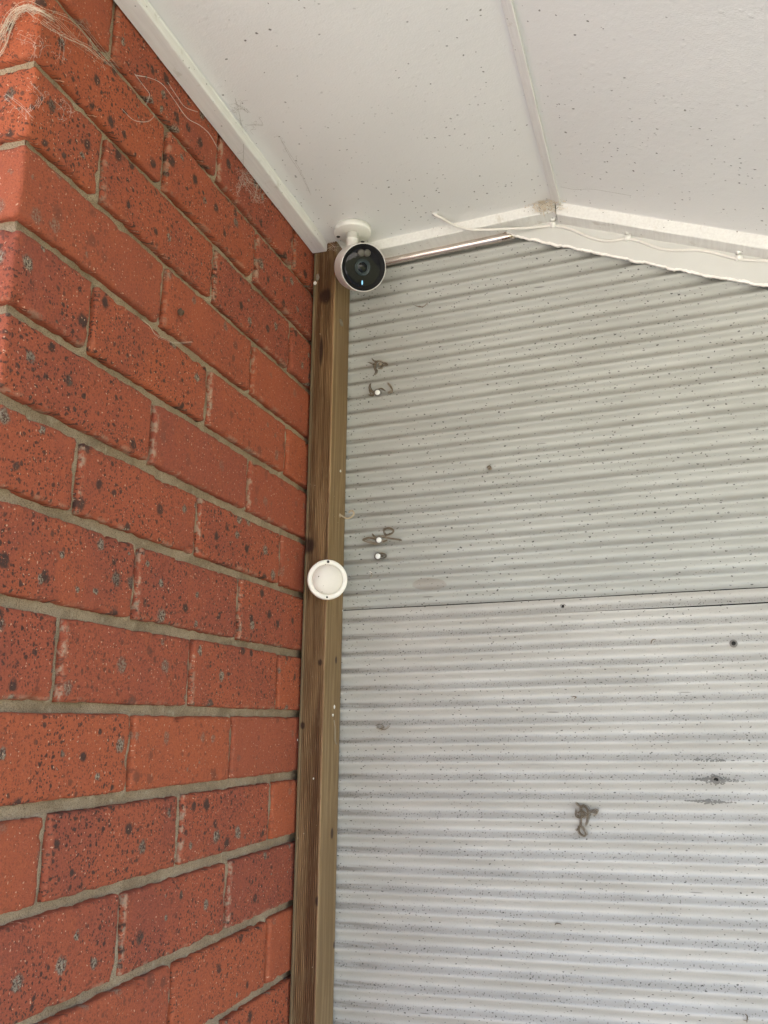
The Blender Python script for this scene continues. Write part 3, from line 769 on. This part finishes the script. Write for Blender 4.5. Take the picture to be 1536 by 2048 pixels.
prf = [(-0.040*math.cos(math.pi/2*i/14)-0.002, RB*(0.02+0.98*math.sin(math.pi/2*i/14))) for i in range(15)]
prf = [(-0.042, 0)]+prf[1:]+[(0.012, RB*1.005), (0.024, RB*1.01), (0.0296, RB*1.01), (0.0303, RB*0.998), (0.0303, RB*0.978), (0.026, RB*0.97)]
FC = BB+AX*0.030
bm = bmesh.new(); lathe(bm, prf, BB, AX, 64, cap1=False); shell = sp('housing', bm, M['body_pl'])
bm = bmesh.new(); lathe(bm, [(0.0298, RB*0.98), (0.0296, RB*0.92), (0.0255, RB*0.80), (0.0250, RB*0.70)], BB, AX, 64, False, False); bez = sp('bezel', bm, M['black_pl'])
bm = bmesh.new(); lathe(bm, [(0.0256, RB*0.80), (0.0263, RB*0.74), (0.0272, RB*0.5), (0.0276, RB*0.25), (0.0277, 0)], BB, AX, 64, False, False); gl = sp('front_glass', bm, M['glass'])
fr, fu = frame_of(AX)
# image-right / image-up expressed on the front face
ir = (CR-AX*CR.dot(AX)).normalized(); iu = AX.cross(ir); iu = iu if iu.dot(CU) > 0 else -iu
pxm = (FC-CP).dot(CF)/FPX     # metres per photo pixel there
def face(dx, dy, t): return BB+AX*t+ir*dx*pxm+iu*(-dy)*pxm
c = face(-1.5, 0, 0); bm = bmesh.new()
lathe(bm, [(0.0265, 16.6*pxm), (0.0290, 16.6*pxm), (0.0293, 15.6*pxm), (0.0288, 14.2*pxm), (0.0284, 12*pxm), (0.0289, 11*pxm), (0.0289, 10*pxm), (0.0280, 9.4*pxm)], c, AX, 48, False, False); sp('lens_ring', bm, M['ring'])
bm = bmesh.new(); lathe(bm, [(0.0278, 9.8*pxm), (0.0290, 6*pxm), (0.0294, 3*pxm), (0.0295, 0)], c, AX, 32, False, False); sp('lens', bm, M['lens'])
bm = bmesh.new()
for k in (-6.4, 6.4):
    lathe(bm, [(0.0255, 7.4*pxm), (0.0288, 7.2*pxm), (0.0297, 5.2*pxm), (0.0300, 0)], face(2.0+k, -28, 0), AX, 24, False, False)
sp('spotlight', bm, M['led'])
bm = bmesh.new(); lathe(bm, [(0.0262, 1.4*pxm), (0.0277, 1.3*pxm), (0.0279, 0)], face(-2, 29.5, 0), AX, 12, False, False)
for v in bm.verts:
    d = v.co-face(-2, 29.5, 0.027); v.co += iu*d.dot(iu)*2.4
sp('blue_bar', bm, M['blue'])  # small emissive blue bar low on the front glass
bm = bmesh.new(); q = BC+Vector((0, 0, -0.019))+CR*0.0095-CU*0.001; lathe(bm, [(0, 0.0036), (0.005, 0.0034), (0.0058, 0.0022)], q, (CR-CF*0.4).normalized(), 16); sp('hinge_knob', bm, M['white_pl'])

# ------------------------------------------------------------------ dome motion sensor on the post
SC = onY(1.2585, 655, 1159)
sen = thing('motion_sensor', 'round cream sensor with a milky dome fixed on the edge of the timber post', 'sensor', SC)
SA = Vector((math.sin(R(27)), -math.cos(R(27)), -0.03)).normalized()
spx = (SC-CP).dot(CF)/FPX
def sn(name, bm, mat, parent=sen):
    o = link(name, fin(bm), mat, parent); o.location = -sen.location if parent is sen else (0, 0, 0); return o
RS = 40.2*spx
bm = bmesh.new(); lathe(bm, [(-0.0075, RS*0.96), (-0.006, RS), (-0.001, RS), (0.0006, RS*0.985), (0.0012, RS*0.95), (0.0012, RS*0.80), (0.0006, RS*0.772), (-0.001, RS*0.765)], SC, SA, 64); sn('flange', bm, M['sensor'])
bm = bmesh.new(); lathe(bm, [(-0.002, RS*0.775)]+[(-0.0005+0.0085*math.sin(math.pi/2*i/12), RS*0.765*math.cos(math.pi/2*i/12)) for i in range(12)]+[(0.008, 0)], SC, SA, 56, False, False); sn('dome', bm, M['dome'])
bm = bmesh.new(); lathe(bm, [(-0.022, 0.010), (-0.007, 0.012)], SC, SA, 24); sn('mounting_stub', bm, M['sensor'])
su = (Vector((0, 0, 1))-SA*SA.z).normalized()
for k, mt, nm in ((0.885, 'screw_d', 'screw'), (-0.885, 'hole', 'screw_hole')):
    bm = bmesh.new(); c = SC+su*RS*k+SA*0.0012; lathe(bm, [(-0.001, 0.0021), (0.0003, 0.0021), (0.0004, 0.0012), (0.0001, 0.001), (0.0001, 0)] if k > 0 else [(-0.001, 0.0015), (0.0001, 0.0015), (0.0001, 0)], c, SA, 14); sn(nm, bm, M[mt])
bm = bmesh.new()
for px, py, r in ((637.5, 1153, .0009), (664.5, 1164.5, .0009), (647, 1171.5, .0008), (670, 1163, .0005), (644, 1184, .0007), (651, 1129, .0006)):
    d = ray(px, py); c = CP+d*(((SC+SA*0.006)-CP).dot(SA)/d.dot(SA)); ball(bm, c, r, amp=0.4, seed=px)
sn('fly_speck', bm, M['tendril'])

# ------------------------------------------------------------------ cup hook
HB = onX(PX1, 679, 1031)
bm = bmesh.new(); Yh = HB.y
pts = [HB+Vector((-0.004, 0, 0))]+[onY(Yh-0.004, *q) for q in ((682, 1031), (687, 1034), (694, 1036.5), (701, 1035), (706.5, 1030), (707.5, 1025), (704, 1021.5), (699, 1023), (698.5, 1026))]
tube(bm, spline(pts, 6), 0.0014, 10); lathe(bm, [(0, 0.0034), (0.0015, 0.0030), (0.002, 0.0016)], HB, Vector((1, -0.2, 0)), 16)
hk = link('cup_hook', fin(bm), M['hook']); tag(hk, 'small cream cup hook screwed into the side of the post above the sensor', 'hook')

# ------------------------------------------------------------------ cable and clips
HC = onZ(zc(0.215), 870, 428)
cpts = [Vector((HC.x, HC.y, HC.z+0.003)), HC+Vector((0.001, -0.001, -0.003))]
for q, yy in (((884, 437), 1.262), ((900, 446.5), 1.278), ((925, 456), 1.290), ((945, 459.5), 1.292), ((975, 459.5), 1.294), ((1010, 458), 1.300), ((1050, 456.5), 1.312), ((1080, 454), 1.322), ((1107, 451.5), BY-0.0022), ((1140, 458), BY-0.0024), ((1165, 469), BY-0.0022), ((1190, 478), BY-0.002), ((1213, 481.5), BY-0.0022), ((1235, 480), BY-0.0026), ((1256, 477), BY-0.0028), ((1280, 483), BY-0.0025), ((1303, 492), BY-0.002), ((1330, 499), BY-0.002), ((1360, 500.5), BY-0.002), ((1390, 500), BY-0.002), ((1420, 504), BY-0.002), ((1450, 512), BY-0.0024), ((1476, 518), BY-0.0028), ((1510, 521), BY-0.0024), ((1560, 524), BY-0.002), ((1640, 545), BY-0.002), ((1760, 560), BY-0.002)):
    cpts.append(onY(yy, *q))
cab = thing('white_cable', 'thin white cable from a hole in the soffit sagging along the board at the right', 'cable', HC)
bm = bmesh.new(); tube(bm, spline(cpts, 6), 0.0021, 10); link('cable_run', fin(bm), M['cable'], cab).location = -cab.location
bm = bmesh.new(); lathe(bm, [(0, 0.0046), (0.0018, 0.0042), (0.0030, 0.0022)], Vector((HC.x, HC.y, zc(HC.x))), DN, 18); link('grommet', fin(bm), M['trim'], cab).location = -cab.location
for px, py, lab in ((1107, 450, 'white cable clip nearest the ridge strip'), (1256, 476, 'white cable clip in the middle of the board'), (1478, 516, 'white cable clip near the right edge of the picture')):
    c = onY(BY-0.001, px, py); t = thing('cable_clip', lab, 'cable clip', c, 'clips holding the white cable')
    bm = bmesh.new(); ring = []
    for i in range(13):   # saddle over the cable
        a = -0.5+ (math.pi+1.0)*i/12
        ring.append((math.cos(a)*0.0036, math.sin(a)*0.0036))
    rows = []
    for dx in (-0.0034, 0.0034):
        rows.append([[bm.verts.new((dx, -y*1.0, zz)) for y, zz in [(b*k, a*k) for a, b in ring]] for k in (1.0, 0.62)])
    for j in range(12):
        for (A_, B_) in ((rows[0][0], rows[1][0]), (rows[1][1], rows[0][1]), (rows[0][1], rows[0][0]), (rows[1][0], rows[1][1])):
            bm.faces.new((A_[j], A_[j+1], B_[j+1], B_[j]))
    for j in (0, 12): bm.faces.new((rows[0][0][j], rows[1][0][j], rows[1][1][j], rows[0][1][j]))
    t.scale = (1.35, 1.35, 1.35)
    link('saddle', fin(bm), M['white_pl'], t)
    bm = bmesh.new(); lathe(bm, [(0.001, 0.0033), (0.006, 0.0033), (0.0066, 0.0024), (0.0067, 0.0)], Vector((0, 0.0, 0.0062)), Vector((0, -1, 0)), 16)
    nb = link('nail_boss', fin(bm), M['white_pl'], t)
    bm = bmesh.new(); lathe(bm, [(0.0062, 0.0014), (0.0072, 0.0013), (0.0075, 0)], Vector((0, 0.0, 0.0062)), Vector((0, -1, 0)), 12); link('nail_head', fin(bm), M['rim'], nb)

# ------------------------------------------------------------------ screws and dried creeper on the metal
def front(px, py, lift=0.0):
    p = onY(YW, px, py); k = (0.6152+(p.x-0.035)*0.04-p.z)/0.0255 if p.z > 0.165 else (0.149+0.030*p.x-p.z)/0.026
    p2 = onY(YW-AMP-0.0015-lift, px, py); return p2
def screw(px, py, lab, mat='screw_w', r=0.0042):
    c = front(px, py, 0.0025); t = thing('screw', lab, 'screw', c, 'screws in the upper metal sheet')
    bm = bmesh.new(); lathe(bm, [(-0.008, r*0.45), (0.0, r*0.5), (0.0002, r), (0.001, r), (0.0018, r*0.72), (0.0021, 0)], Vector(), Vector((0.1, -1, -0.1)), 20); link('screw_head', fin(bm), M[mat], t)
    if mat == 'screw_w':
        bm = bmesh.new(); lathe(bm, [(-0.0012, r*1.5), (-0.0002, r*1.5), (0.0002, r*0.98)], Vector(), Vector((0.1, -1, -0.1)), 20, cap1=False); link('washer', fin(bm), M['rim'], t)
screw(760.5, 728.5, 'dull brown screw, topmost on the corrugated metal', 'tendril_p', 0.0030)
screw(755, 785, 'white screw with two creeper wisps curling up like horns')
screw(758, 1080, 'white screw in the middle of a wide brown creeper tangle')
screw(756, 1112.5, 'white screw beside a small dark grey blotch')
def tendril(lab, strands, seed, mats=('tendril', 'tendril_p'), group='dried creeper scraps on the metal', r=0.0008, copies=3, spread=1.6):
    rr = random.Random(seed); c = front(*strands[0][0]); t = thing('dried_tendril', lab, 'plant scrap', c, group)
    for mi, mt in enumerate(mats):
        bm = bmesh.new()
        for s_ in strands:
            for k in range(copies):
                dx, dy = rr.gauss(0, spread), rr.gauss(0, spread)
                pts = [front(x+dx*rr.uniform(.3, 1), y+dy*rr.uniform(.3, 1), rr.uniform(-0.0005, 0.003)) for x, y in s_]
                tube(bm, spline(pts, 5), r*rr.uniform(0.35, 1.0)*(1 if k else 1.25), 6, lambda q: 0.35+0.65*math.sin(math.pi*min(1, 0.15+q*0.8)))
        link('stem' if mi == 0 else 'rootlet', fin(bm), M[mt], t).location = -c
tendril('curled brown creeper wisp round the topmost dull screw', [[(738, 725), (748, 728), (757, 722), (766, 725), (775, 728), (770, 732)], [(752, 727), (750, 735), (754, 744), (750, 751)], [(757, 737), (764, 735), (767, 728)], [(744, 718), (748, 723), (753, 722)]], 1)
tendril('creeper wisps rising like horns either side of a white screw', [[(740, 767), (738, 775), (742, 782), (750, 786)], [(737, 788), (745, 790), (752, 781), (762, 776), (770, 781)], [(776, 767), (782, 774), (785, 783), (776, 786)], [(738, 780), (742, 790)]], 2)
tendril('wide brown creeper tangle with a long tail to the right', [[(726, 1079), (740, 1076), (752, 1078), (766, 1073), (778, 1077), (803, 1080)], [(726, 1080), (736, 1084), (750, 1087), (764, 1083), (775, 1080)], [(745, 1069), (752, 1075), (760, 1072)], [(767, 1060), (775, 1056), (786, 1060), (785, 1066), (772, 1070), (767, 1062)]], 3, copies=4)
tendril('small dark grey blotch of creeper stuck beside a white screw', [[(750, 1112), (757, 1107), (766, 1107), (772, 1111), (768, 1116), (758, 1117), (751, 1113)], [(758, 1112), (766, 1112)], [(760, 1110), (768, 1113)]], 4, mats=('residue', 'tendril'), copies=4, r=0.0008)
tendril('hairy looped creeper clump low on the right half of the metal', [[(1160, 1614), (1170, 1612), (1176, 1622), (1175, 1636), (1172, 1650)], [(1153, 1618), (1152, 1630), (1160, 1634), (1168, 1628), (1160, 1618)], [(1161, 1612), (1162, 1630), (1161, 1648), (1156, 1658), (1151, 1660)], [(1158, 1652), (1158, 1664), (1167, 1672), (1172, 1668), (1166, 1656), (1160, 1652)], [(1176, 1624), (1185, 1622), (1194, 1620), (1192, 1627), (1186, 1626)], [(1153, 1606), (1160, 1612), (1168, 1610)], [(1155, 1626), (1165, 1622), (1175, 1630), (1165, 1634)]], 5, copies=9, r=0.00030, spread=2.2)
tendril('tiny brown crumb alone in the upper middle of the metal', [[(974, 935), (979, 933), (982, 938), (977, 939)], [(976, 938), (980, 934)]], 6, r=0.0010, copies=3, spread=1.0)
tendril('short hooked scrap left of the upper right screw hole', [[(1302, 1287), (1304, 1281), (1309, 1278), (1312, 1280)]], 7, copies=2, spread=0.6, r=0.0006)
tendril('faint scribbled rootlet by the post below the sensor', [[(752, 1451), (760, 1448), (768, 1453), (762, 1456), (770, 1458), (780, 1450)], [(753, 1455), (765, 1460)]], 8, copies=2, r=0.0004)
tendril('pale scrap below the grey blotch near the sensor', [[(741, 1146), (744, 1150), (742, 1156)], [(739, 1143), (745, 1146)]], 9, mats=('tendril_p', 'cable'), copies=2, r=0.0009, spread=1.0)
tendril('dark hooked scrap at the bottom right corner of the metal', [[(1491, 2028), (1495, 2033), (1494, 2045)], [(1486, 2040), (1494, 2042)]], 10, copies=2, r=0.0006, spread=0.7)
tendril('thin rootlet scrawl below the camera on the metal', [[(830, 611), (840, 614), (848, 612), (855, 606)], [(838, 612), (846, 615)]], 11, copies=2, r=0.0004, spread=0.8)
tendril('tiny brown scrap left of the hairy creeper loop', [[(1144, 1394), (1148, 1393), (1152, 1394), (1149, 1397)]], 12, copies=3, r=0.0007, spread=0.8)
tendril('tiny staple shaped mark below the hairy creeper loop', [[(1110, 1850), (1112, 1847), (1120, 1847), (1123, 1850)]], 13, copies=2, r=0.0005, spread=0.5)

# ------------------------------------------------------------------ cobwebs and debris
def web(name, lab, cat, strands, n, jitter, r, mat, seed, plane, fuzz=0):
    rr = random.Random(seed); P0 = plane(*strands[0][0]); t = thing(name, lab, cat, P0)
    bm = bmesh.new()
    for s_ in strands:
        for k in range(n):
            pts = []; ox, oy = rr.gauss(0, jitter), rr.gauss(0, jitter)
            for x, y in s_:
                p = plane(x+ox+rr.gauss(0, jitter*0.4), y+oy+rr.gauss(0, jitter*0.4)); p += (CP-p).normalized()*rr.uniform(0, 0.006); pts.append(p)
            tube(bm, spline(pts, 4), r*rr.uniform(0.4, 1.0), 4)
        for k in range(fuzz):
            i = rr.randrange(len(s_)-1); q = rr.random(); x = s_[i][0]*(1-q)+s_[i+1][0]*q+rr.gauss(0, jitter*1.3); y = s_[i][1]*(1-q)+s_[i+1][1]*q+rr.gauss(0, jitter*1.3)
            pts = [plane(x, y)]
            for m in range(3):
                x += rr.gauss(0, 4.5); y += rr.gauss(0, 4.5); pts.append(plane(x, y)+(CP-pts[0]).normalized()*rr.uniform(0, 0.004))
            tube(bm, spline(pts, 3), r*rr.uniform(0.3, 0.7), 4)
    link('strand', fin(bm), M[mat], t, 'stuff').location = -P0
    return t
def wall_pt(px, py):
    p = onX(0.0015, px, py)
    return p if p.y > YC else onY(YC-0.0015, px, py)
ARCH = [[(-30, 120), (0, 75), (22, 30), (48, 14), (80, 20), (110, 38)], [(-30, 140), (4, 100), (18, 60), (34, 28), (52, 15)], [(-20, 90), (6, 60), (26, 26), (55, 14), (90, 28)]]
web('cobweb', 'thick pale cobweb arching over the brick corner at upper left', 'cobweb', ARCH*5+[[(48, 14), (80, 22), (112, 40), (150, 80), (185, 108), (222, 134)], [(55, 16), (100, 50), (135, 74), (180, 92), (205, 118)], [(60, 14), (120, 30), (160, 52), (200, 100), (235, 140)]]*2, 2, 3.8, 0.00014, 'web', 1, wall_pt, 5)
web('cobweb', 'scattered fluffy web fibres on the bricks under the arching cobweb', 'cobweb', [[(40, 70), (75, 85), (70, 120)], [(10, 190), (40, 215), (60, 235)], [(60, 165), (80, 190), (70, 215)], [(120, 195), (138, 215), (134, 235)], [(115, 60), (125, 85), (122, 120)]], 3, 4.5, 0.00013, 'webpale', 2, wall_pt, 14)
web('cobweb', 'long loose web thread curling down the bricks beside the moulding', 'cobweb', [[(272, 150), (300, 155), (325, 168), (350, 200), (375, 235), (400, 250), (420, 268), (436, 296)], [(335, 165), (355, 195), (370, 215), (395, 225)], [(244, 218), (268, 240), (295, 243), (308, 232), (306, 225)], [(270, 148), (290, 175), (300, 190), (292, 210)]], 2, 0.8, 0.00020, 'webpale', 3, wall_pt)
web('cobweb', 'torn web patch hanging between moulding and brick', 'cobweb', [[(486, 340), (482, 365), (474, 388)], [(486, 345), (500, 365), (530, 372)], [(480, 350), (505, 380), (518, 400), (530, 398)], [(490, 352), (515, 368), (512, 395)]], 4, 3.2, 0.00013, 'webpale', 4, wall_pt, 22)
web('cobweb', 'dusty web on the mortar joint at the egg sac', 'cobweb', [[(285, 640), (300, 652), (310, 668), (330, 678), (350, 686), (385, 684)]], 2, 0.9, 0.00018, 'web', 5, wall_pt, 2)
def trim_pt(px, py):
    p = onZ(0.7475, px, py)
    return p if p.x < 0.028 else onZ(zc(p.x)-0.0015, px, py)
web('cobweb', 'thin grey web threads hanging off the moulding onto the soffit', 'cobweb', [[(486, 345), (487, 300), (486, 262), (478, 240)], [(470, 195), (475, 215), (480, 232), (482, 250)], [(458, 226), (470, 222), (485, 220), (496, 228)], [(488, 250), (505, 249), (525, 250)], [(465, 205), (480, 212), (490, 222)], [(560, 275), (580, 310), (600, 340), (620, 385)]], 2, 1.6, 0.00016, 'webgrey', 6, trim_pt, 5)
web('cobweb', 'faint web at the top of the post beside the camera', 'cobweb', [[(600, 470), (612, 490), (625, 500)], [(655, 500), (668, 492), (690, 490)], [(648, 470), (660, 488), (672, 498)]], 3, 2.0, 0.00014, 'webpale', 7, lambda a, b: onY(1.262, a, b), 4)
web('cobweb', 'single dark thread across the right soffit panel', 'cobweb', [[(1120, 372), (1150, 377), (1180, 377), (1215, 382), (1262, 390)]], 1, 0.5, 0.00022, 'webgrey', 8, lambda a, b: onY(1.22, a, b))
# egg sac
c = wall_pt(357, 625)+Vector((0.003, 0, 0)); bm = bmesh.new(); ball(bm, c, 0.0042, sc=(0.9, 1, 1), amp=0.5, seed=3)
tag(link('egg_sac', fin(bm), M['sac']), 'small round brown spider egg sac stuck on a brick joint', 'egg sac')
# debris where ridge strip and mouldings meet
rr = random.Random(12); c0 = onY(1.292, 1090, 414); t = thing('nest_debris', 'brown crumbs and old web caught at the end of the ridge strip', 'debris', c0)
bm = bmesh.new()
for i in range(75):
    px, py = 1088+rr.gauss(0, 15), 413+rr.gauss(0, 6)
    p = onY(1.2935+rr.uniform(-0.004, 0.001), px, py)
    if p.z > zc(p.x)-0.0006: p.z = zc(p.x)-0.0008
    ball(bm, p, rr.uniform(0.0003, 0.0008), amp=0.8, seed=i, sc=(1.4, 0.8, 0.8))
link('crumbs', fin(bm), M['crud'], t, 'stuff').location = -c0
bm = bmesh.new()
for i in range(90):
    px, py = 1090+rr.gauss(0, 15), 410+rr.gauss(0, 7); pts = []
    for m in range(4):
        p = onY(1.292+rr.uniform(-0.006, 0), px, py); p.z = min(p.z, zc(p.x)-0.0006); pts.append(p); px += rr.gauss(0, 5); py += rr.gauss(0, 3.5)
    tube(bm, spline(pts, 3), rr.uniform(0.00015, 0.0004), 4)
link('fibres', fin(bm), M['web'], t, 'stuff').location = -c0
